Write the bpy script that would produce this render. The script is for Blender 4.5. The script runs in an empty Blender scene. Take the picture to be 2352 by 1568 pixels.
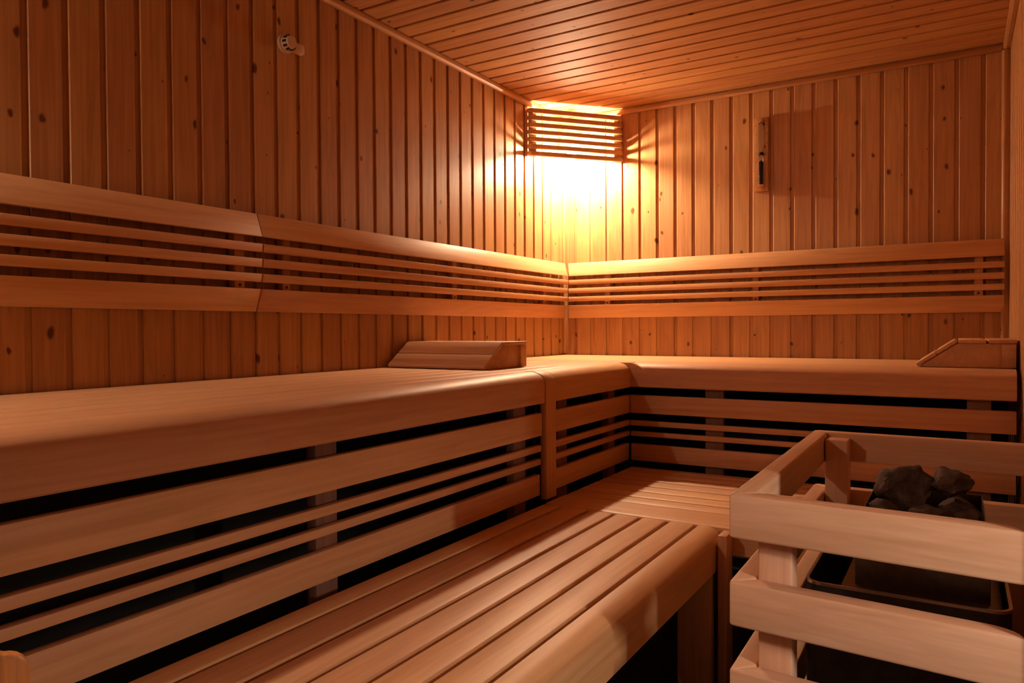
import bpy, bmesh, math, random
from mathutils import Vector, Matrix, noise
random.seed(7)
S = bpy.context.scene
COL = S.collection

# ------------------------------------------------------------------ materials
def nn(nt, t, **kw):
    n = nt.nodes.new(t)
    for k, v in kw.items():
        if hasattr(n, k): setattr(n, k, v)
    return n

def wood(name, light, dark, axis='x', cross='y', grain=1.0, knots=0.0, rough=0.42, tint=0.18, spec=0.4,
         knot_col=(0.11, 0.032, 0.011), knot_scale=8.5):
    """boards: grain runs along `axis`; `cross` is the direction over the face"""
    m = bpy.data.materials.new(name); m.use_nodes = True
    nt = m.node_tree; nt.nodes.clear(); L = nt.links.new
    out = nn(nt, 'ShaderNodeOutputMaterial'); b = nn(nt, 'ShaderNodeBsdfPrincipled')
    L(b.outputs[0], out.inputs[0])
    tc = nn(nt, 'ShaderNodeTexCoord'); sep = nn(nt, 'ShaderNodeSeparateXYZ'); L(tc.outputs['Object'], sep.inputs[0])
    at = nn(nt, 'ShaderNodeAttribute', attribute_name='seed')
    third = [a for a in 'xyz' if a not in (axis, cross)][0]
    ix = {'x': 0, 'y': 1, 'z': 2}
    def mth(op, a, bb=None, c=None):
        n = nn(nt, 'ShaderNodeMath', operation=op)
        for i, v in enumerate((a, bb, c)):
            if v is None: continue
            if isinstance(v, (int, float)): n.inputs[i].default_value = v
            else: L(v, n.inputs[i])
        return n.outputs[0]
    seed = at.outputs['Fac']
    al = mth('ADD', sep.outputs[ix[axis]], mth('MULTIPLY', seed, 37.7))
    cr = mth('ADD', sep.outputs[ix[cross]], mth('MULTIPLY', seed, 11.3))
    th = sep.outputs[ix[third]]
    # fine grain streaks
    v1 = nn(nt, 'ShaderNodeCombineXYZ')
    L(mth('MULTIPLY', al, 2.2), v1.inputs[0]); L(mth('MULTIPLY', cr, 75 * grain), v1.inputs[1]); L(mth('MULTIPLY', th, 60 * grain), v1.inputs[2])
    n1 = nn(nt, 'ShaderNodeTexNoise'); n1.inputs['Scale'].default_value = 1.0; n1.inputs['Detail'].default_value = 6
    n1.inputs['Roughness'].default_value = 0.6; n1.inputs['Distortion'].default_value = 0.4; L(v1.outputs[0], n1.inputs['Vector'])
    # broad cathedral figure
    v2 = nn(nt, 'ShaderNodeCombineXYZ')
    L(mth('MULTIPLY', al, 1.3), v2.inputs[0]); L(mth('MULTIPLY', cr, 14), v2.inputs[1]); L(mth('MULTIPLY', th, 9), v2.inputs[2])
    n2 = nn(nt, 'ShaderNodeTexNoise'); n2.inputs['Scale'].default_value = 1.0; n2.inputs['Detail'].default_value = 3
    n2.inputs['Distortion'].default_value = 0.8; L(v2.outputs[0], n2.inputs['Vector'])
    rings = mth('SINE', mth('MULTIPLY', n2.outputs['Fac'], 40 * grain))
    g = mth('ADD', mth('MULTIPLY', n1.outputs['Fac'], 1.1), mth('MULTIPLY', rings, 0.07))
    g = mth('ADD', g, mth('MULTIPLY', mth('SUBTRACT', n2.outputs['Fac'], 0.5), 0.55))
    mr = nn(nt, 'ShaderNodeMapRange'); L(g, mr.inputs[0])
    mr.inputs[1].default_value = 0.25; mr.inputs[2].default_value = 0.85
    mix = nn(nt, 'ShaderNodeMix', data_type='RGBA'); L(mr.outputs[0], mix.inputs['Factor'])
    mix.inputs[6].default_value = (*dark, 1); mix.inputs[7].default_value = (*light, 1)
    col = mix.outputs[2]
    # board to board tint
    wn = nn(nt, 'ShaderNodeTexWhiteNoise', noise_dimensions='1D'); L(mth('MULTIPLY', seed, 91.7), wn.inputs['W'])
    hs = nn(nt, 'ShaderNodeHueSaturation'); L(col, hs.inputs['Color'])
    L(mth('ADD', mth('MULTIPLY', wn.outputs['Value'], tint), 1 - tint / 2), hs.inputs['Value'])
    L(mth('ADD', mth('MULTIPLY', wn.outputs['Value'], 0.012), 0.494), hs.inputs['Hue'])
    col = hs.outputs['Color']
    if knots:
        v3 = nn(nt, 'ShaderNodeCombineXYZ')
        L(cr, v3.inputs[0]); L(mth('MULTIPLY', al, 0.62), v3.inputs[1])
        vo = nn(nt, 'ShaderNodeTexVoronoi', voronoi_dimensions='2D'); vo.inputs['Scale'].default_value = knot_scale
        wob = nn(nt, 'ShaderNodeTexNoise', noise_dimensions='2D'); wob.inputs['Scale'].default_value = 35; L(v3.outputs[0], wob.inputs['Vector'])
        vv = nn(nt, 'ShaderNodeVectorMath', operation='MULTIPLY_ADD')
        L(wob.outputs['Color'], vv.inputs[0]); vv.inputs[1].default_value = (0.012,) * 3; L(v3.outputs[0], vv.inputs[2])
        L(vv.outputs[0], vo.inputs['Vector'])
        sc = nn(nt, 'ShaderNodeSeparateColor'); L(vo.outputs['Color'], sc.inputs[0])
        rad = mth('MULTIPLY', mth('POWER', sc.outputs[0], 1.5), 0.115 * knots)
        k1 = nn(nt, 'ShaderNodeMapRange', interpolation_type='SMOOTHSTEP'); L(vo.outputs['Distance'], k1.inputs[0])
        k1.inputs[1].default_value = 0.0; L(mth('ADD', rad, 0.002), k1.inputs[2]); k1.inputs[3].default_value = 1; k1.inputs[4].default_value = 0
        m2 = nn(nt, 'ShaderNodeMix', data_type='RGBA')
        L(mth('MINIMUM', mth('MULTIPLY', k1.outputs[0], 1.7), 1.0), m2.inputs['Factor']); L(col, m2.inputs[6]); m2.inputs[7].default_value = (*knot_col, 1)
        col = m2.outputs[2]
    L(col, b.inputs['Base Color'])
    b.inputs['Roughness'].default_value = rough
    b.inputs['Specular IOR Level'].default_value = spec
    bp = nn(nt, 'ShaderNodeBump'); bp.inputs['Strength'].default_value = 0.12; bp.inputs['Distance'].default_value = 0.002
    L(n1.outputs['Fac'], bp.inputs['Height']); L(bp.outputs[0], b.inputs['Normal'])
    return m

def plain(name, col, rough=0.5, metal=0.0, nscale=0, namp=0.0, bump=0.0):
    m = bpy.data.materials.new(name); m.use_nodes = True
    nt = m.node_tree; b = nt.nodes['Principled BSDF']; L = nt.links.new
    b.inputs['Base Color'].default_value = (*col, 1); b.inputs['Roughness'].default_value = rough; b.inputs['Metallic'].default_value = metal
    if nscale:
        tc = nn(nt, 'ShaderNodeTexCoord'); n = nn(nt, 'ShaderNodeTexNoise'); n.inputs['Scale'].default_value = nscale; n.inputs['Detail'].default_value = 8
        L(tc.outputs['Object'], n.inputs['Vector'])
        mr = nn(nt, 'ShaderNodeMapRange'); L(n.outputs['Fac'], mr.inputs[0]); mr.inputs[1].default_value = .3; mr.inputs[2].default_value = .7
        mr.inputs[3].default_value = 1 - namp; mr.inputs[4].default_value = 1 + namp
        vm = nn(nt, 'ShaderNodeVectorMath', operation='SCALE'); vm.inputs[0].default_value = col; L(mr.outputs[0], vm.inputs['Scale'])
        L(vm.outputs[0], b.inputs['Base Color'])
        if bump:
            bp = nn(nt, 'ShaderNodeBump'); bp.inputs['Strength'].default_value = bump; bp.inputs['Distance'].default_value = 0.01
            L(n.outputs['Fac'], bp.inputs['Height']); L(bp.outputs[0], b.inputs['Normal'])
    return m

PL, PD = (0.54, 0.285, 0.120), (0.36, 0.170, 0.062)      # spruce panelling
BL, BD = (0.72, 0.415, 0.210), (0.57, 0.292, 0.132)
GL, GD = (0.80, 0.520, 0.350), (0.64, 0.370, 0.220)      # paler timber of the heater guard      # smooth bench timber
M = {}
M['wall_left'] = wood('spruce_panel_left', PL, PD, 'z', 'y', 1.0, 1.0, 0.40, spec=.45)
M['wall_back'] = wood('spruce_panel_back', PL, PD, 'z', 'x', 1.0, 1.0, 0.40, spec=.45)
M['ceil'] = wood('spruce_panel_ceiling', PL, PD, 'x', 'y', 1.0, 0.8, 0.62, 0.12, spec=.2)
M['trim_x'] = wood('spruce_trim_x', PL, PD, 'x', 'z', 1.2, 0.6, 0.4)
M['trim_y'] = wood('spruce_trim_y', PL, PD, 'y', 'z', 1.2, 0.6, 0.4)
M['trim_z'] = wood('spruce_trim_z', PL, PD, 'z', 'x', 1.2, 0.6, 0.4)
M['bx'] = wood('bench_wood_x', BL, BD, 'x', 'y', 0.8, 0, 0.47, 0.14, spec=.45)
M['by'] = wood('bench_wood_y', BL, BD, 'y', 'x', 0.8, 0, 0.47, 0.14, spec=.45)
M['bxz'] = wood('bench_front_wood_x', BL, BD, 'x', 'z', 0.8, 0, 0.48, 0.14)
M['byz'] = wood('bench_front_wood_y', BL, BD, 'y', 'z', 0.8, 0, 0.48, 0.14)
M['bz'] = wood('bench_wood_z', BL, BD, 'z', 'y', 0.9, 0, 0.5, 0.14)
M['bzx'] = wood('post_wood_z', BL, BD, 'z', 'x', 1.1, 0, 0.5, 0.14)
for a_, c_, n_ in (('x', 'z', 'gx'), ('y', 'z', 'gy'), ('z', 'x', 'gz')):
    M[n_] = wood('guard_wood_' + a_, GL, GD, a_, c_, 1.0, 0, 0.5, 0.10)
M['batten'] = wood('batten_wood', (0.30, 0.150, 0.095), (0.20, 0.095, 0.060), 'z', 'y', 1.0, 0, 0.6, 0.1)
M['stave'] = wood('bucket_wood', (0.80, 0.360, 0.100), (0.45, 0.150, 0.030), 'z', 'y', 0.9, 0, 0.45, 0.1)
M['metal'] = plain('brushed_dark_steel', (0.16, 0.15, 0.14), 0.38, 0.9, 60, .15)
M['metal_dark'] = plain('heat_blackened_steel', (0.05, 0.047, 0.045), 0.5, 0.7, 40, .2)
M['steel'] = plain('bright_steel_edge', (0.55, 0.52, 0.48), 0.3, 1.0)
M['stone'] = plain('sauna_stone', (0.070, 0.042, 0.032), 0.85, 0, 40, .6, 1.0)
M['plastic'] = plain('cream_plastic', (0.62, 0.46, 0.33), 0.5)
M['slot'] = plain('dark_slot', (0.02, 0.012, 0.01), 0.8)
M['sand'] = plain('dark_sand', (0.02, 0.018, 0.02), 0.8, 0, 200, .4)
M['tile'] = plain('dark_floor_tile', (0.07, 0.06, 0.055), 0.45, 0, 12, .3)
M['screw'] = plain('dark_screw', (0.03, 0.02, 0.015), 0.5, 0.6)
g = bpy.data.materials.new('clear_glass'); g.use_nodes = True
gb = g.node_tree.nodes['Principled BSDF']; gb.inputs['Transmission Weight'].default_value = 1; gb.inputs['Roughness'].default_value = 0.02; gb.inputs['IOR'].default_value = 1.45
M['glass'] = g
e = bpy.data.materials.new('lit_bulb_glass'); e.use_nodes = True
eb = e.node_tree.nodes['Principled BSDF']; eb.inputs['Base Color'].default_value = (1, .9, .8, 1)
eb.inputs['Emission Color'].default_value = (1.0, 0.71, 0.45, 1); eb.inputs['Emission Strength'].default_value = 4000
M['bulb'] = e
e2 = e.copy(); e2.name = 'lit_bulb_glass_front'; eb2 = e2.node_tree.nodes['Principled BSDF']
eb2.inputs['Emission Color'].default_value = (1.0, 0.80, 0.62, 1); eb2.inputs['Emission Strength'].default_value = 1650
M['bulb_front'] = e2

# ------------------------------------------------------------------ mesh helpers
def newbm():
    bm = bmesh.new(); bm.faces.layers.float.new('seed'); return bm

def setseed(bm, faces, s=None):
    l = bm.faces.layers.float['seed']; s = random.random() if s is None else s
    for f in faces: f[l] = s

def prism(bm, pts, vec, bevel=0.0, seg=2, seed=None, smooth=False):
    """closed outline pts (3-D) swept by vec"""
    t = bmesh.new(); t.faces.layers.float.new('seed')
    vs = [t.verts.new(p) for p in pts]
    f = t.faces.new(vs)
    r = bmesh.ops.extrude_face_region(t, geom=[f])
    bmesh.ops.translate(t, verts=[v for v in r['geom'] if isinstance(v, bmesh.types.BMVert)], vec=vec)
    bmesh.ops.recalc_face_normals(t, faces=t.faces)
    if bevel:
        ed = [e_ for e_ in t.edges if len(e_.link_faces) == 2 and e_.calc_face_angle(0) > 0.6]
        bmesh.ops.bevel(t, geom=ed, offset=bevel, segments=seg, affect='EDGES', profile=0.5, clamp_overlap=True)
    join(bm, t, seed)

def join(bm, t, seed=None):
    s = random.random() if seed is None else seed
    l = t.faces.layers.float.get('seed') or t.faces.layers.float.new('seed')
    for f in t.faces: f[l] = s
    me = bpy.data.meshes.new('tmp'); t.to_mesh(me); t.free()
    bm.from_mesh(me); bpy.data.meshes.remove(me)

def box(bm, x0, x1, y0, y1, z0, z1, bevel=0.003, seg=2, seed=None):
    prism(bm, [(x0, y0, z0), (x1, y0, z0), (x1, y1, z0), (x0, y1, z0)], (0, 0, z1 - z0), bevel, seg, seed)

def obj(name, bm, mat, parent=None, angle=0.5, loc=None, mat2=None):
    for e_ in bm.edges:
        e_.smooth = not (len(e_.link_faces) == 2 and e_.calc_face_angle(0) > angle)
    for f in bm.faces: f.smooth = True
    me = bpy.data.meshes.new(name); bm.to_mesh(me); bm.free()
    me.materials.append(mat)
    if mat2: me.materials.append(mat2)
    o = bpy.data.objects.new(name, me); COL.objects.link(o)
    if parent is not None:
        # geometry is given in world coordinates; bring it to the parent's frame
        w = parent; off = Vector(parent.get('_base', (0, 0, 0)))
        me.transform(Matrix.Translation(-off)); o.parent = parent
        o['_base'] = tuple(off)
    elif loc is not None:
        me.transform(Matrix.Translation(-Vector(loc))); o.location = loc; o['_base'] = tuple(loc)
    return o

def thing(name, label, cat, loc, group=None):
    o = bpy.data.objects.new(name, None); COL.objects.link(o); o.location = loc; o.empty_display_size = .05
    o['label'] = label; o['category'] = cat; o['_base'] = tuple(loc)
    if group: o['group'] = group
    return o

def tag(o, label, cat, group=None):
    o['label'] = label; o['category'] = cat
    if group: o['group'] = group
    return o

def struct(name, bm, mat, label=None, mat2=None):
    o = obj(name, bm, mat, mat2=mat2); o['kind'] = 'structure'
    if label: o['label'] = label
    return o

def cyl(bm, p0, p1, r0, r1=None, n=24, seed=None):
    r1 = r0 if r1 is None else r1
    p0, p1 = Vector(p0), Vector(p1); d = p1 - p0
    t = bmesh.new()
    bmesh.ops.create_cone(t, cap_ends=True, segments=n, radius1=r0, radius2=r1, depth=d.length,
                          matrix=Matrix.Translation((p0 + p1) / 2) @ d.to_track_quat('Z', 'Y').to_matrix().to_4x4())
    join(bm, t, seed)

# ------------------------------------------------------------------ room
XW, ZC, YF = 2.135, 2.30, -4.25
DY0, DY1, DZ = -3.58, -2.64, 1.00        # opening with daylight in the right wall
def panel_profile(u0, pitch, fw, rec=0.007, ch=0.003):
    return [(u0, -.02), (u0 + pitch, -.02), (u0 + pitch, -rec), (u0 + fw, -rec), (u0 + fw, -ch), (u0 + fw - ch, 0), (u0 + ch, 0), (u0, -ch)]

ZW = .88
M['underwall'] = plain('wall_under_bench_shade', (0.03, 0.028, 0.024), 0.9, 0, 6, .3)  # plain wall below the boards, darkened to put under-bench shade into its colour
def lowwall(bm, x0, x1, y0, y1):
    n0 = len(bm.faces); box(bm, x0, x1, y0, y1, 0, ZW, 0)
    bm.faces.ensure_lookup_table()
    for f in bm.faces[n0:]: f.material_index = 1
# left wall, boards run up, pitch along y.  recess centre at y = -0.06 - 0.0968 k
bm = newbm(); P = 0.0968; G = 0.0160
for k in range(-1, 45):
    y1 = -0.06 - P * k + G / 2; y0 = y1 - P            # board occupies y0..y1 ; recess at its far (+y) end
    prism(bm, [(d, u, 0) for u, d in panel_profile(y0, P, P - G)], (0, 0, ZC + .01 - ZW))
for v_ in bm.verts: v_.co.z += ZW
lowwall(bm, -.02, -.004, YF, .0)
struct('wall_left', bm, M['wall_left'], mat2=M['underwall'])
bm = newbm(); P = 0.09825
for k in range(-1, 22):
    x0 = 0.076 + P * k + G / 2 - 0.001
    prism(bm, [(u, -d, 0) for u, d in panel_profile(x0, P, P - G)], (0, 0, ZC + .01 - ZW))
for v_ in bm.verts: v_.co.z += ZW
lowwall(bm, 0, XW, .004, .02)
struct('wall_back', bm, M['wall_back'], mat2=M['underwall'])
bm = newbm(); P = 0.0975
for k in range(-1, 44):
    y1 = -0.05 - P * k; y0 = y1 - P
    pr = [(XW - d, u) for u, d in panel_profile(y0, P, P - 0.010)]
    if y1 > DY0 - 0.02 and y0 < DY1 + .02:
        prism(bm, [(x, y, DZ) for x, y in pr], (0, 0, ZC + .01 - DZ))
    else:
        prism(bm, [(x, y, 0) for x, y in pr], (0, 0, ZC + .01))
struct('wall_right', bm, M['wall_left'])
bm = newbm()
for k in range(0, 23):
    x0 = -.03 + P * k
    prism(bm, [(u, YF + d, 0) for u, d in panel_profile(x0, P, P - G)], (0, 0, ZC + .01))
struct('wall_front', bm, M['wall_back'])
bm = newbm(); P = 0.0984
for k in range(-4, 42):
    y1 = -0.325 - P * k + .005; y0 = y1 - P
    if y0 < YF - .1: break
    prism(bm, [(-.02, u, ZC - d) for u, d in panel_profile(y0, P, P - .0110, .010, .0035)], (XW + .04, 0, 0))
struct('ceiling', bm, M['ceil'])
bm = newbm(); box(bm, -.02, XW + 2.2, YF - .02, .02, -.05, 0, 0)
struct('floor', bm, M['tile'])

def trim(name, pts, vec, mat):
    bm = newbm(); prism(bm, pts, vec, .0035); struct(name, bm, M[mat])
h, w = .028, .026
trim('trim_1', [(0, YF, ZC), (w, YF, ZC), (w, YF, ZC - h * .75), (w * .6, YF, ZC - h), (0, YF, ZC - h)], (0, -YF - .001, 0), 'trim_y')
trim('trim_2', [(w, 0, ZC), (w, -w, ZC), (w, -w, ZC - h * .75), (w, -w * .6, ZC - h), (w, 0, ZC - h)], (XW - 2 * w, 0, 0), 'trim_x')
trim('trim_3', [(XW, YF, ZC), (XW - w, YF, ZC), (XW - w, YF, ZC - h * .75), (XW - w * .6, YF, ZC - h), (XW, YF, ZC - h)], (0, -YF - .001, 0), 'trim_y')
trim('trim_4', [(XW, 0, .955), (XW - .03, 0, .955), (XW - .03, -.022, .955), (XW - .022, -.03, .955), (XW, -.03, .955)], (0, 0, ZC - h - .955), 'trim_z')
trim('trim_5', [(0, 0, .955), (.014, 0, .955), (.014, -.006, .955), (.006, -.014, .955), (0, -.014, .955)], (0, 0, ZC - h - .955), 'trim_z')
# lining of the low daylight opening
bm = newbm()
box(bm, XW - .012, XW + .09, DY1, DY1 + .05, 0, DZ + .05, .004)
box(bm, XW - .012, XW + .09, DY0 - .05, DY0, 0, DZ + .05, .004)
box(bm, XW - .012, XW + .09, DY0, DY1, DZ, DZ + .05, .004)
struct('window_1', bm, M['trim_z'])

# ------------------------------------------------------------------ upper benches
ZU, XF, YB, R = .95, .729, -.788, .040
def nose_profile(front, zt, zb, back, R=.037, n=12, Rx=None):
    """(dist, z) outline of a front plank turned over the edge: front>back in dist"""
    pts = [(back, zt)]; Rx = Rx or min(R * 1.7, front - back - .004)
    for i in range(n + 1):
        a = math.pi / 2 * i / n
        pts.append((front - Rx + Rx * math.sin(a), zt - R + R * math.cos(a)))
    pts += [(front, zb + .004), (front - .004, zb), (front - .024, zb), (front - .028, zb + .004), (front - .028, zt - .034), (back, zt - .034)]
    return pts

def seat_planks(bm, edges, y0, y1, axis='y', gap=.006, zt=ZU, th=.026, bev=.0025):
    for a, b in zip(edges[:-1], edges[1:]):
        if axis == 'y': box(bm, a + gap / 2, b - gap / 2, y0, y1, zt - th, zt, bev)
        else: box(bm, y0, y1, -b + gap / 2, -a - gap / 2, zt - th, zt, bev)

YE = -3.60
UE = [.008, .145, .245, .345, .445, .545, .640]
# long left section
t = thing('upper_bench', 'long upper bench along the left wall, nearest the camera, brightly rounded front edge', 'bench', (.36, -2.58, ZU), 'upper bench sections')
bm = newbm(); seat_planks(bm, UE, YE, -1.530); obj('seat', bm, M['by'], t)
bm = newbm(); prism(bm, [(a, YE, z) for a, z in nose_profile(XF, ZU, .842, .642)], (0, -1.568 - YE, 0)); obj('front_board', bm, M['byz'], t)
for y in (-3.45, -2.56, -1.70):
    bm = newbm(); box(bm, .05, .66, y - .03, y + .03, .86, .914, .003); obj('crossbar', bm, M['bx'], t)
# short left section with the cover strip
t = thing('upper_bench', 'short upper bench piece between the upright cover strip and the inside corner', 'bench', (.36, -1.1, ZU), 'upper bench sections')
bm = newbm(); seat_planks(bm, UE, -1.526, -.792); obj('seat', bm, M['by'], t)
bm = newbm(); prism(bm, [(a, -1.482, z) for a, z in nose_profile(XF, ZU, .842, .642)], (0, 1.482 + YB + .0, 0)); obj('front_board', bm, M['byz'], t)
bm = newbm(); box(bm, .05, .66, -1.40, -1.34, .86, .914, .003); obj('crossbar', bm, M['bx'], t)
# cover strip
bm = newbm()
pp = [(.30, ZU + .0005)]
for i in range(13):
    a = math.pi / 2 * i / 12; pp.append((XF + .002 - .063 + .063 * math.sin(a), ZU + .0005 - .037 + .037 * math.cos(a)))
pp += [(XF + .002, .506), (XF - .022, .506), (XF - .022, ZU - .034), (.30, ZU - .034)]
pp = [(max(a, .642), z) if a < .5 else (a, z) for a, z in pp]
prism(bm, [(a, -1.560, z) for a, z in pp], (0, .073, 0), .0015)
tag(obj('cover_strip', bm, M['bz'], loc=(XF, -1.52, .506)), 'upright wooden cover strip hiding the joint between two bench skirt panels', 'wood strip')
# back section
t = thing('upper_bench', 'upper bench along the back wall under the hourglass', 'bench', (1.4, -.40, ZU), 'upper bench sections')
bm = newbm(); seat_planks(bm, [.008, .10, .20, .30, .40, .50, .60, .70], .010, XW - .018, 'x'); obj('seat', bm, M['bx'], t)
bm = newbm(); prism(bm, [(XF - .0, -a, z) for a, z in nose_profile(-YB, ZU, .844, .702)], (XW - .014 - XF, 0, 0))
# extend top strip to the left wall behind the inside corner
box(bm, .010, XF, YB, -.702, ZU - .034, ZU, 0)
obj('front_board', bm, M['bxz'], t)
# unrouted sliver where both rounded edges meet
bm = newbm()
n = 12; Lr = .085; zb = .908
cur = [(Lr * i / n, zb + (ZU - .0015 - zb) * (1 - (i / n) ** 1.6) ** 1.2) for i in range(n + 1)]
prism(bm, [(XF - .02, YB - .0004, zb)] + [(XF + a, YB - .0004, z) for a, z in cur], (0, .058, 0))
obj('corner_fillet', bm, M['bxz'], t, angle=.05)
for x in (1.08, 1.99):
    bm = newbm(); box(bm, x - .03, x + .03, -.74, -.05, .86, .914, .003); obj('crossbar', bm, M['by'], t)

# ------------------------------------------------------------------ slatted skirts between the upper and lower benches
SL = [(.809, .730, 'wide', .722), (.698, .675, 'thin', .7195), (.650, .629, 'thin', .717), (.595, .522, 'wide', .713)]
def skirt_slat(axis, a, b, z1, z0, front, th=.022):
    bm = newbm()
    if axis == 'y': box(bm, front - th, front, a, b, z0, z1, .003)
    else: box(bm, a, b, -front, -front + th, z0, z1, .003)
    return bm
def skirt(label, axis, a, b, battens, off, grp='slatted skirt panels under the upper benches'):
    mid = (a + b) / 2
    loc = (.70, mid, .506) if axis == 'y' else (mid, -.76, .506)
    t = thing('bench_skirt', label, 'slatted panel', loc, grp)
    for z1, z0, k, fr in SL:
        obj('slat', skirt_slat(axis, a, b, z1, z0, fr + off), M['byz' if axis == 'y' else 'bxz'], t)
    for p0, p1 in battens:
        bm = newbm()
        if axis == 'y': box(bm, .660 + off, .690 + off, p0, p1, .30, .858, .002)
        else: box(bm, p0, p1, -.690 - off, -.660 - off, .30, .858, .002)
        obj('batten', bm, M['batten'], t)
skirt('long slatted skirt panel along the left, nearest the camera', 'y', YE, -1.574, [(-3.40, -3.33), (-2.592, -2.524), (-1.711, -1.633)], 0)
skirt('short slatted skirt panel between the cover strip and the inside corner', 'y', -1.477, -.764, [(-1.400, -1.322), (-.938, -.872)], 0)
skirt('slatted skirt panel facing the room below the back bench, behind the heater', 'x', .7235, XW - .014, [(1.046, 1.122), (1.977, 2.05)], .059)

# ------------------------------------------------------------------ lower benches
ZL, XL = .50, 1.345
t = thing('lower_bench', 'lower bench with lengthwise planks in front of the long left skirt', 'bench', (1.04, -2.55, 0), 'lower bench sections')
bm = newbm()
for a, b in [(.738, .799), (.811, .902), (.915, .995), (1.007, 1.085), (1.097, 1.175), (1.187, 1.265)]:
    box(bm, a, b, YE, -1.594, ZL - .027, ZL, .005, 3)
obj('seat', bm, M['by'], t)
bm = newbm(); prism(bm, [(a, YE, z) for a, z in nose_profile(XL, ZL, .380, 1.278, .032)], (0, -1.594 - YE, 0), 0); obj('front_board', bm, M['byz'], t)
for y in (-1.655, -3.3):
    bm = newbm(); box(bm, 1.235, XL - .012 if y < -2 else 1.335, y - .02, y + .02, 0, .455, .003)
    obj('leg', bm, M['bzx'], t)
for y in (-1.70, -2.60, -3.35):
    bm = newbm(); box(bm, .74, 1.30, y, y + .04, .40, ZL - .029, .003); obj('crossbar', bm, M['bx'], t)
t = thing('lower_bench', 'lower bench with crosswise planks in the back corner, running behind the heater guard', 'bench', (1.43, -1.2, 0), 'lower bench sections')
bm = newbm()
for a, b in [(.802, .865), (.875, .959), (.969, 1.054), (1.064, 1.149), (1.159, 1.244), (1.254, 1.336), (1.346, 1.426)]:
    box(bm, .738, XW - .014, -b, -a, ZL - .027, ZL, .003, 2)
obj('seat', bm, M['bx'], t)
bm = newbm(); prism(bm, [(.738, -a, z) for a, z in nose_profile(1.589, ZL, .418, 1.434, .012)], (XW - .014 - .738, 0, 0), 0); obj('front_board', bm, M['bxz'], t)
bm = newbm(); box(bm, 1.352, 1.378, -1.66, -1.592, 0, ZL - .006, .003); obj('leg', bm, M['bzx'], t)
bm = newbm(); box(bm, 2.04, 2.11, -1.555, -1.50, 0, ZL - .03, .003); obj('leg', bm, M['bzx'], t)
for x in (1.15, 1.9):
    bm = newbm(); box(bm, x, x + .04, -1.55, -.82, .41, ZL - .029, .003); obj('crossbar', bm, M['by'], t)

# ------------------------------------------------------------------ backrests
def quadboard(bm, axis, a0, a1, top, bot, th=.022, bevel=.002):
    """board with (offset, z) at top and bottom of its front face, ends (along) given per end as functions of offset"""
    (ot, zt), (ob, zb_) = top, bot
    v = []
    for s, e_ in ((0, a0), (1, a1)):
        for (o, z) in ((ot, zt), (ob, zb_), (ob - th, zb_), (ot - th, zt)):
            al = e_(o)
            v.append((o, al, z) if axis == 'y' else (al, -o, z))
    t = bmesh.new(); vs = [t.verts.new(p) for p in v]
    for f in ((0, 1, 2, 3), (4, 7, 6, 5), (0, 4, 5, 1), (1, 5, 6, 2), (2, 6, 7, 3), (3, 7, 4, 0)): t.faces.new([vs[i] for i in f])
    bmesh.ops.recalc_face_normals(t, faces=t.faces)
    bmesh.ops.bevel(t, geom=list(t.edges), offset=bevel, segments=2, affect='EDGES', profile=.5, clamp_overlap=True)
    join(bm, t)
BR = [('top_board', (.030, 1.473), (.056, 1.398)), ('slat', (.058, 1.375), (.056, 1.349)), ('slat', (.056, 1.328), (.054, 1.301)),
      ('slat', (.054, 1.280), (.050, 1.254)), ('bottom_board', (.048, 1.232), (.022, 1.160))]
def backrest(label, axis, e0, e1, brackets, grp='slatted backrests'):
    a, b = e0(.04), e1(.04); mid = (a + b) / 2
    loc = (.03, mid, 1.16) if axis == 'y' else (mid, -.03, 1.16)
    t = thing('backrest', label, 'backrest', loc, grp)
    for nm, tp, bt in BR:
        th = .018 if nm == 'slat' else .018
        bm = newbm(); quadboard(bm, axis, e0, e1, tp, bt, th); obj(nm, bm, M['byz' if axis == 'y' else 'bxz'], t)
    for p0, p1 in brackets:
        bm = newbm()
        if axis == 'y': box(bm, .001, .030, p0, p1, 1.20, 1.43, .001)
        else: box(bm, p0, p1, -.030, -.001, 1.20, 1.43, .001)
        br = obj('bracket', bm, M['bz' if axis == 'y' else 'bzx'], t)
        c = (p0 + p1) / 2
        for z in (1.243,):
            bm = newbm()
            if axis == 'y': cyl(bm, (.0295, c, z), (.0312, c, z), .0045, n=12)
            else: cyl(bm, (c, -.0295, z), (c, -.0312, z), .0045, n=12)
            obj('screw', bm, M['screw'], br)
flat = lambda v: (lambda o: v)
backrest('near left-wall backrest section, cut off by the left edge', 'y', flat(-3.62), lambda o: -2.2015 + (.04 - o) * .0, [(-3.3, -3.265), (-2.288, -2.251)])
backrest('far left-wall backrest section running into the lit corner', 'y', flat(-2.1975), lambda o: -o - .004 - max(0, .046 - o) * .6, [(-2.098, -2.066), (-1.138, -1.106), (-.30, -.27)])
backrest('backrest on the back wall below the hourglass', 'x', lambda o: o + .004 + max(0, .046 - o) * .6, flat(XW - .018), [(.27, .30), (1.072, 1.100), (2.009, 2.041)])

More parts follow.
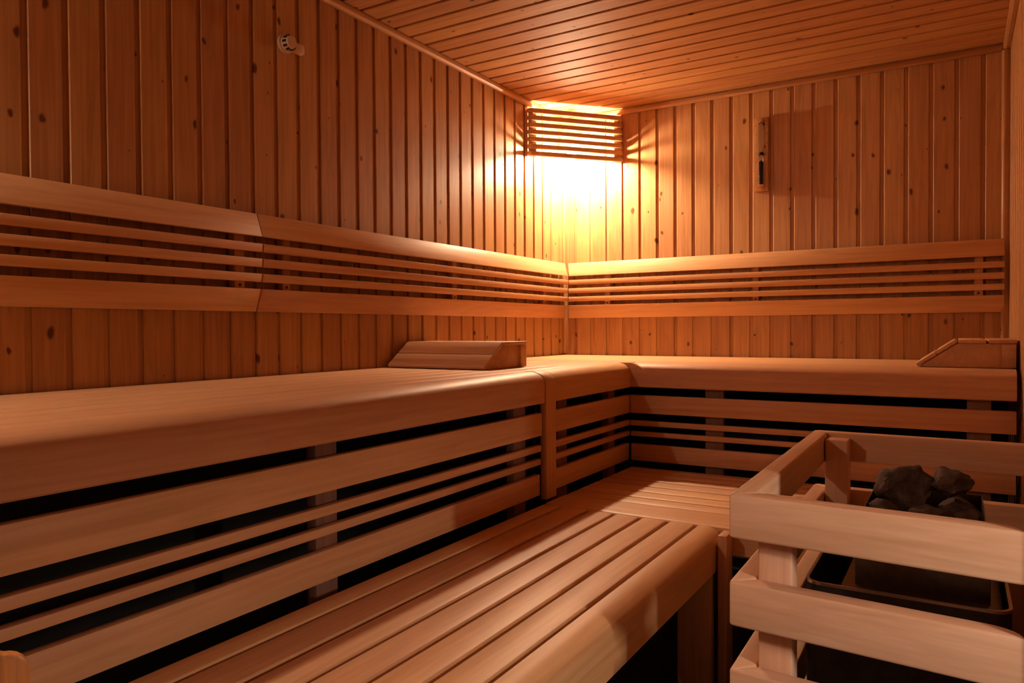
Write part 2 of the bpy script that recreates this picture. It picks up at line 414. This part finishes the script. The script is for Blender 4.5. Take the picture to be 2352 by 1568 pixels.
# ------------------------------------------------------------------ head rests
def headrest(label, M4, grp='wedge headrests on the upper benches'):
    """local frame: u along slope profile (0 low end..L), v = slat length, z up"""
    t = thing('headrest', label, 'headrest', M4 @ Vector((0, 0, 0)), grp)
    def T(bm): bmesh.ops.transform(bm, matrix=M4, verts=bm.verts); return bm
    Lp, W, H, ramp = .305, .455, .101, .125
    th = .013
    # slats
    d = Vector((ramp, 0, H - .012)).normalized(); nrm = Vector((-d.z, 0, d.x))
    Lr_ = math.hypot(ramp, H - .012); seg = (Lr_ - .006) / 2
    along = M4.to_3x3() @ Vector((0, 1, 0)); mt = M['bx'] if abs(along.x) > .5 else M['by']
    for i in range(2):
        s0 = i * (seg + .006)
        p = Vector((0, 0, .002)) + d * s0; q = p + d * seg
        bm = newbm(); prism(bm, [p, q, q + nrm * th, p + nrm * th], (0, W, 0), .002)
        obj('slat', T(bm), mt, t)
    sg = (Lp - ramp - .002 - .006) / 2
    for i in range(2):
        u0 = ramp + .004 + i * (sg + .006)
        bm = newbm(); box(bm, u0, u0 + sg - .002, 0, W, H - th, H, .002); obj('slat', T(bm), mt, t)
    for v0 in (.012, W - .030):
        bm = newbm(); prism(bm, [(.004, v0, .0015), (Lp - .004, v0, .0015), (Lp - .004, v0, H - th - .0005), (ramp + .004, v0, H - th - .0005), (ramp - .003, v0, H - .0145)], (0, .018, 0), .001)
        obj('side_panel', T(bm), mt, t)
    bm = newbm(); box(bm, Lp - .046, Lp - .002, .002, W - .002, .002, H - th - .002, .0015); obj('end_block', T(bm), mt, t)
# left one: slope rises away from the camera, slats run along x
headrest('wedge-shaped wooden headrest on the left upper bench, standing before the lit corner',
         Matrix.Translation((.030, -1.570, ZU)) @ Matrix(((0, 1, 0, 0), (1, 0, 0, 0), (0, 0, 1, 0), (0, 0, 0, 1))))
headrest('wedge-shaped wooden headrest at the right end of the back bench, against the right wall',
         Matrix.Translation((1.822, -.682, ZU)))

# ------------------------------------------------------------------ corner lamp
def corner_lamp(label, my, bulbmat):
    """my maps the y of the back-left corner to the corner the lamp hangs in"""
    V = lambda x, y, z: Vector((x, my(y), z))
    t = thing('corner_lamp', label, 'lamp', V(.10, -.12, 2.01), 'slatted corner lamps')
    A0, B0 = Vector((.004, -.430, 0)), Vector((.372, -.004, 0))
    dr = (B0 - A0).normalized(); nr = Vector((dr.y, -dr.x, 0))
    LW = (B0 - A0).length
    for k in range(7):
        z0 = 2.012 + k * .0375
        bm = newbm(); pts = []
        for s_, d_ in ((.003, 0), (LW - .003, 0), (LW - .019, .019), (.019, .019)):
            p = A0 + dr * s_ + nr * d_; pts.append((p.x, my(p.y), z0))
        prism(bm, pts, (0, 0, .0225), .0025); obj('slat', bm, M['bxz'], t)
    for s_ in (.014, LW - .056):
        bm = newbm(); pts = []
        for a, d_ in ((s_, -.0005), (s_ + .042, -.0005), (s_ + .042, -.018), (s_, -.018)):
            p = A0 + dr * a + nr * d_
            pts.append((max(p.x, .001), my(min(p.y, -.001)), 2.012))
        prism(bm, pts, (0, 0, .246), .0015); obj('stile', bm, M['bzx'], t)
    bm = newbm(); cyl(bm, V(.135, -.168, 2.150), V(.139, -.174, 2.068), .020, .018); lh = obj('lamp_holder', bm, M['plastic'], t)
    bm = newbm(); cyl(bm, V(.002, -.05, 2.145), V(.137, -.168, 2.145), .007, .007); obj('arm', bm, M['plastic'], lh)
    bm = newbm(); tb = bmesh.new(); bmesh.ops.create_uvsphere(tb, u_segments=24, v_segments=16, radius=.027, matrix=Matrix.Translation(V(.140, -.175, 2.046))); join(bm, tb)
    obj('bulb', bm, bulbmat, t)
corner_lamp('lit corner lamp behind a wooden slat shade under the ceiling', lambda y: y, M['bulb'])
corner_lamp('second slatted corner lamp in the front left corner, outside the view', lambda y: YF - y, M['bulb_front'])

# ------------------------------------------------------------------ hourglass on the back wall
t = thing('hourglass', 'sauna hourglass with dark sand on a narrow wooden board on the back wall', 'hourglass', (1.11, -.001, 1.776))
bm = newbm(); box(bm, 1.078, 1.146, -.022, -.001, 1.776, 2.140, .003); obj('board', bm, M['wall_back'], t)
for z in (1.792, 2.112):
    bm = newbm(); box(bm, 1.098, 1.128, -.046, -.022, z, z + .014, .003); obj('holder', bm, M['wall_back'], t)
def lathe(bm, prof, cx, cy, n=24):
    tb = bmesh.new(); rings = []
    for r, z in prof:
        rings.append([tb.verts.new((cx + r * math.cos(2 * math.pi * i / n), cy + r * math.sin(2 * math.pi * i / n), z)) for i in range(n)])
    for a, b in zip(rings[:-1], rings[1:]):
        for i in range(n): tb.faces.new((a[i], a[(i + 1) % n], b[(i + 1) % n], b[i]))
    tb.faces.new(rings[0][::-1]); tb.faces.new(rings[-1])
    bmesh.ops.recalc_face_normals(tb, faces=tb.faces); join(bm, tb)
zc = 1.960
prof = [(.004, 1.806), (.0105, 1.812), (.0110, 1.93), (.0085, 1.948), (.0022, zc), (.0085, 1.972), (.0110, 1.990), (.0105, 2.106), (.004, 2.112)]
bm = newbm(); lathe(bm, prof, 1.113, -.035); gl = obj('glass_tube', bm, M['glass'], t)
bm = newbm(); lathe(bm, [(.004, 1.8075), (.0098, 1.813), (.0102, 1.915), (.002, 1.924)], 1.113, -.035); obj('sand', bm, M['sand'], gl)
bm = newbm()
for z in (1.956,): cyl(bm, (1.113, -.035, z - .006), (1.113, -.035, z + .008), .0125, n=20)
obj('collar', bm, M['slot'], t)
bm = newbm()
for i in range(7):
    z = 1.83 + i * .045; box(bm, 1.083, 1.090, -.0226, -.0219, z, z + .0015, 0); box(bm, 1.134, 1.141, -.0226, -.0219, z, z + .0015, 0)
obj('scale_mark', bm, M['slot'], t)

# ------------------------------------------------------------------ temperature sensor on the left wall
t = thing('temperature_sensor', 'small cream plastic sensor cage high on the left wall', 'sensor', (.001, -2.03, 2.06))
bm = newbm(); cyl(bm, (.001, -2.055, 2.065), (.012, -2.055, 2.065), .031); obj('base_plate', bm, M['plastic'], t)
bm = newbm(); cyl(bm, (.010, -2.055, 2.065), (.040, -2.055, 2.065), .026, .020); cg = obj('cage', bm, M['plastic'], t)
bm = newbm()
for i in range(10):
    a = 2 * math.pi * i / 10
    c = Vector((.026, -2.055 + .0232 * math.cos(a), 2.065 + .0232 * math.sin(a)))
    tb = bmesh.new(); bmesh.ops.create_cube(tb, size=1, matrix=Matrix.Translation(c) @ Matrix.Rotation(a, 4, 'X') @ Matrix.Diagonal((.014, .004, .007, 1))); join(bm, tb)
obj('slot', bm, M['slot'], cg)
bm = newbm(); box(bm, .001, .026, -2.032, -1.985, 2.045, 2.078, .006, 3); obj('cable_box', bm, M['plastic'], t)

# ------------------------------------------------------------------ heater guard
t = thing('heater_guard', 'wooden rail guard around the sauna heater, pale lit front rails', 'guard rail', (1.83, -2.10, 0))
ang = math.radians(-2.2)
def rail(bm, p, q, nrm, z0, z1, th=.038, mit0=1, mit1=1, endr=0):
    """outer line p->q, nrm points inward"""
    p, q = Vector(p), Vector(q); d = (q - p).normalized(); nrm = Vector(nrm)
    pts = [p, q]
    if endr:
        for i in range(1, 7):
            a = i / 6; pts.append(q - d * (endr * (1 - math.cos(a * math.pi / 2)) ) + nrm * (th * math.sin(a * math.pi / 2)))
    else: pts.append(q + nrm * th - d * th * mit1)
    pts.append(p + nrm * th + d * th * mit0)
    prism(bm, [(v.x, v.y, z0) for v in pts], (0, 0, z1 - z0), .0045, 3)
FL, FR, BRR, BLL = (1.618, -2.540), (2.032, -2.573), (2.100, -1.642), (1.612, -1.630)
def inward(p, q, side):
    d = (Vector(q) - Vector(p)).normalized(); return Vector((-d.y, d.x)) * side
for z0, z1 in [(.742, .817), (.592, .669), (.442, .518), (.292, .368), (.142, .218)]:
    bm = newbm(); rail(bm, FL, FR, inward(FL, FR, 1), z0, z1, endr=.05); obj('front_rail', bm, M['gx'], t)
    bm = newbm(); rail(bm, FL, BLL, inward(FL, BLL, -1), z0, z1); obj('side_rail', bm, M['gy'], t)
    bm = newbm(); rail(bm, BLL, BRR, inward(BLL, BRR, -1), z0, z1, mit1=0); obj('back_rail', bm, M['gx'], t)
def post(x0, x1, y0, y1, zt, bev=.004):
    bm = newbm(); box(bm, x0, x1, y0, y1, 0, zt, bev, 3); obj('post', bm, M['gz'], t)
post(1.6575, 1.713, -2.503, -2.452, .806)
post(1.653, 1.708, -1.730, -1.669, .806)
post(2.036, 2.092, -2.534, -2.480, .735)
post(2.040, 2.095, -1.740, -1.683, .58)

# ------------------------------------------------------------------ heater
t = thing('sauna_heater', 'dark steel sauna heater standing inside the wooden guard', 'heater', (1.87, -2.1, 0))
def rounded_rect(x0, x1, y0, y1, r, n=6):
    pts = []
    for cx, cy, a0 in ((x1 - r, y1 - r, 0), (x0 + r, y1 - r, 90), (x0 + r, y0 + r, 180), (x1 - r, y0 + r, 270)):
        for i in range(n + 1):
            a = math.radians(a0 + 90 * i / n); pts.append((cx + r * math.cos(a), cy + r * math.sin(a)))
    return pts
def shell(bm, outer, inner, z0, z1, zin):
    tb = bmesh.new(); n_ = len(outer)
    def ring(p, z): return [tb.verts.new((a, b, z)) for a, b in p]
    o0, o1, i1, i0 = ring(outer, z0), ring(outer, z1), ring(inner, z1), ring(inner, zin)
    for a, b in ((o0, o1), (o1, i1), (i1, i0)):
        for i in range(n_): tb.faces.new((a[i], a[(i + 1) % n_], b[(i + 1) % n_], b[i]))
    tb.faces.new(o0[::-1]); tb.faces.new(i0)
    bmesh.ops.recalc_face_normals(tb, faces=tb.faces); join(bm, tb)
X0, X1, Y0, Y1 = 1.716, 2.026, -2.405, -1.86
bm = newbm(); shell(bm, rounded_rect(X0, X1, Y0, Y1, .028), rounded_rect(X0 + .003, X1 - .003, Y0 + .003, Y1 - .003, .026), .12, .645, .50)
hs = obj('housing', bm, M['metal_dark'], t)
bm = newbm()
o_, i_ = rounded_rect(X0 - .001, X1 + .001, Y0 - .001, Y1 + .001, .029), rounded_rect(X0 + .004, X1 - .004, Y0 + .004, Y1 - .004, .025)
tb = bmesh.new(); n_ = len(o_)
ra = [[tb.verts.new((a, b, z)) for a, b in pp_] for pp_, z in ((o_, .642), (o_, .647), (i_, .647), (i_, .642))]
for k in range(4):
    a, b = ra[k], ra[(k + 1) % 4]
    for i in range(n_): tb.faces.new((a[i], a[(i + 1) % n_], b[(i + 1) % n_], b[i]))
bmesh.ops.recalc_face_normals(tb, faces=tb.faces); join(bm, tb)
obj('rim', bm, M['steel'], t)
bm = newbm(); box(bm, 1.764, 2.018, -2.325, -2.02, .606, .617, .002); obj('flange', bm, M['metal'], t)
bm = newbm(); box(bm, 1.786, 2.000, -2.288, -2.045, .40, .700, .002); obj('inner_casing', bm, M['metal'], t)
bm = newbm(); shell(bm, [(1.799, -2.285), (1.993, -2.285), (1.993, -2.050), (1.799, -2.050)], [(1.801, -2.283), (1.991, -2.283), (1.991, -2.052), (1.801, -2.052)], .6995, .760, .702)
obj('stone_basket', bm, M['metal'], t)
for x in (1.775, 1.965):
    for y in (-2.33, -1.95):
        bm = newbm(); box(bm, x - .012, x + .012, y - .012, y + .012, 0, .121, .002); obj('leg', bm, M['metal_dark'], t)

# stones
def stone(cx, cy, cz, sx, sy, sz, seed, rot=0):
    rnd = random.Random(seed)
    tb = bmesh.new(); bmesh.ops.create_icosphere(tb, subdivisions=4, radius=1)
    planes = [(Vector((rnd.gauss(0, 1), rnd.gauss(0, 1), rnd.gauss(0, 1))).normalized(), rnd.uniform(.55, .85)) for _ in range(11)]
    for v in tb.verts:
        p = v.co.copy()
        for n_, d_ in planes:
            k = p.dot(n_)
            if k > d_: p -= n_ * (k - d_) * .93
        p *= 1 + .14 * noise.noise(p * 2.2 + Vector((seed, 0, 0))) + .07 * noise.noise(p * 6 + Vector((0, seed, 0))) + .03 * noise.noise(p * 15)
        v.co = p
    xs = [v.co.x for v in tb.verts]; ys = [v.co.y for v in tb.verts]; zs = [v.co.z for v in tb.verts]
    for v in tb.verts:
        v.co.x = ((v.co.x - min(xs)) / (max(xs) - min(xs)) - .5) * sx
        v.co.y = ((v.co.y - min(ys)) / (max(ys) - min(ys)) - .5) * sy
        v.co.z = ((v.co.z - min(zs)) / (max(zs) - min(zs)) - .5) * sz
    bmesh.ops.rotate(tb, cent=(0, 0, 0), matrix=Matrix.Rotation(rot, 3, 'Z'), verts=tb.verts)
    bmesh.ops.translate(tb, verts=tb.verts, vec=(cx, cy, cz))
    bm = newbm(); join(bm, tb)
    return obj('sauna_stone', bm, M['stone'], loc=(cx, cy, cz - sz / 2), angle=.9)
STN = [
 (1.856, -2.125, .774, .108, .110, .100, 3, .2, 'large dark stone with a rounded top at the left of the heater pile'),
 (1.938, -2.150, .797, .086, .088, .060, 8, -.35, 'pointed dark stone lying on top of the heater pile at the right'),
 (1.838, -2.225, .738, .072, .090, .066, 12, .5, 'low flat stone at the front left of the heater pile'),
 (1.905, -2.225, .735, .068, .088, .066, 15, 1.2, 'low stone at the front middle of the heater pile'),
 (1.962, -2.228, .733, .056, .085, .064, 21, .1, 'small stone at the front right of the heater pile'),
 (1.950, -2.120, .735, .078, .090, .064, 27, .9, 'stone under the pointed one in the heater pile'),
]
for cx, cy, cz, sx, sy, sz, sd, ro, lb in STN:
    tag(stone(cx, cy, cz, sx, sy, sz, sd, ro), lb, 'stone', 'stones on the sauna heater')

# ------------------------------------------------------------------ bucket at the lower left
Rv = Vector((.855, .519, 0)); Vv = Vector((.519, -.855, 0))
bc = Vector((1.075, -3.470, ZL + .001))
t = thing('wooden_bucket', 'orange wooden bucket stave with a rounded corner, cut off at the bottom left', 'bucket', bc)
bm = newbm(); tb = bmesh.new(); n_ = 28; prof = [(.088, 0), (.098, .185), (.086, .185), (.077, .012)]
rings = [[tb.verts.new((bc.x + r * math.cos(2 * math.pi * i / n_), bc.y + r * math.sin(2 * math.pi * i / n_), bc.z + z)) for i in range(n_)] for r, z in prof]
for a, b in zip(rings[:-1], rings[1:]):
    for i in range(n_): tb.faces.new((a[i], a[(i + 1) % n_], b[(i + 1) % n_], b[i]))
tb.faces.new(rings[0][::-1]); tb.faces.new(rings[-1]); bmesh.ops.recalc_face_normals(tb, faces=tb.faces); join(bm, tb)
obj('body', bm, M['stave'], t)
def stave(c, du, dn, wd, z0, z1, r=.024, th=.016):
    """upright stave: wd wide along du, thickness along dn, rounded top corners"""
    pts = [c - du * wd / 2 + Vector((0, 0, z0)), c + du * wd / 2 + Vector((0, 0, z0))]
    hh = .010
    for i in range(7):
        a = math.pi / 2 * i / 6
        pts.append(c + du * (wd / 2 - r + r * math.cos(a)) + Vector((0, 0, z1 - hh - r + r * math.sin(a))))
    pts.append(c + Vector((0, 0, z1)))
    for i in range(7):
        a = math.pi / 2 + math.pi / 2 * i / 6
        pts.append(c + du * (-wd / 2 + r + r * math.cos(a)) + Vector((0, 0, z1 - hh - r + r * math.sin(a))))
    bm = newbm(); prism(bm, pts, dn * th, .003, 2); return bm
tc_ = Vector((1.0275, -3.4085, 0))
dn = Vector((.915, -.404, 0)); du = Vector((.404, .915, 0))
obj('stave_ear', stave(tc_, du, dn, .085, .51, .752), M['stave'], t)
obj('stave_ear', stave(tc_ + dn * .196, du, dn, .085, .51, .700), M['stave'], t)
bm = newbm(); cyl(bm, tuple(bc + Vector((0, 0, .045))), tuple(bc + Vector((0, 0, .065))), .0925, .0935, 32); obj('hoop', bm, M['metal'], t)

# ------------------------------------------------------------------ light: unseen narrow area light, added for daylight through the low opening
ld = bpy.data.lights.new('daylight_area', 'AREA'); ld.shape = 'RECTANGLE'; ld.size = .04; ld.size_y = .24
ld.energy = 12; ld.color = (1.0, .78, .62)
lo = bpy.data.objects.new('daylight_area', ld); COL.objects.link(lo)
lo.location = (2.90, -3.18, 1.12)
dv = Vector((1.2, -2.3, .75)) - lo.location
lo.rotation_euler = dv.to_track_quat('-Z', 'Y').to_euler()
w_ = bpy.data.worlds.new('daylight_fill'); S.world = w_; w_.use_nodes = True  # weak ambient fill, source unseen, entering by the same opening
w_.node_tree.nodes['Background'].inputs[0].default_value = (1.0, .82, .66, 1); w_.node_tree.nodes['Background'].inputs[1].default_value = 0.05

# ------------------------------------------------------------------ camera
cd = bpy.data.cameras.new('camera'); cam = bpy.data.objects.new('camera', cd); COL.objects.link(cam)
F = Vector((-0.51891038, 0.85466473, -0.0167399)); Rr = Vector((0.85482062, 0.5188909, -0.00582691)); U = Vector((-0.00370613, 0.01733325, 0.9998429))
cam.matrix_world = Matrix(((Rr.x, U.x, -F.x, 1.95018), (Rr.y, U.y, -F.y, -3.79465), (Rr.z, U.z, -F.z, 1.09892), (0, 0, 0, 1)))
cd.sensor_width = 36; cd.lens = 1688.16 / 2352 * 36; cd.clip_start = .02; cd.clip_end = 30
S.camera = cam
for o in bpy.data.objects:
    if '_base' in o: del o['_base']
v = S.view_settings; v.view_transform = 'Standard'; v.look = 'None'; v.gamma = 1; v.use_curve_mapping = False; v.exposure = 0.0
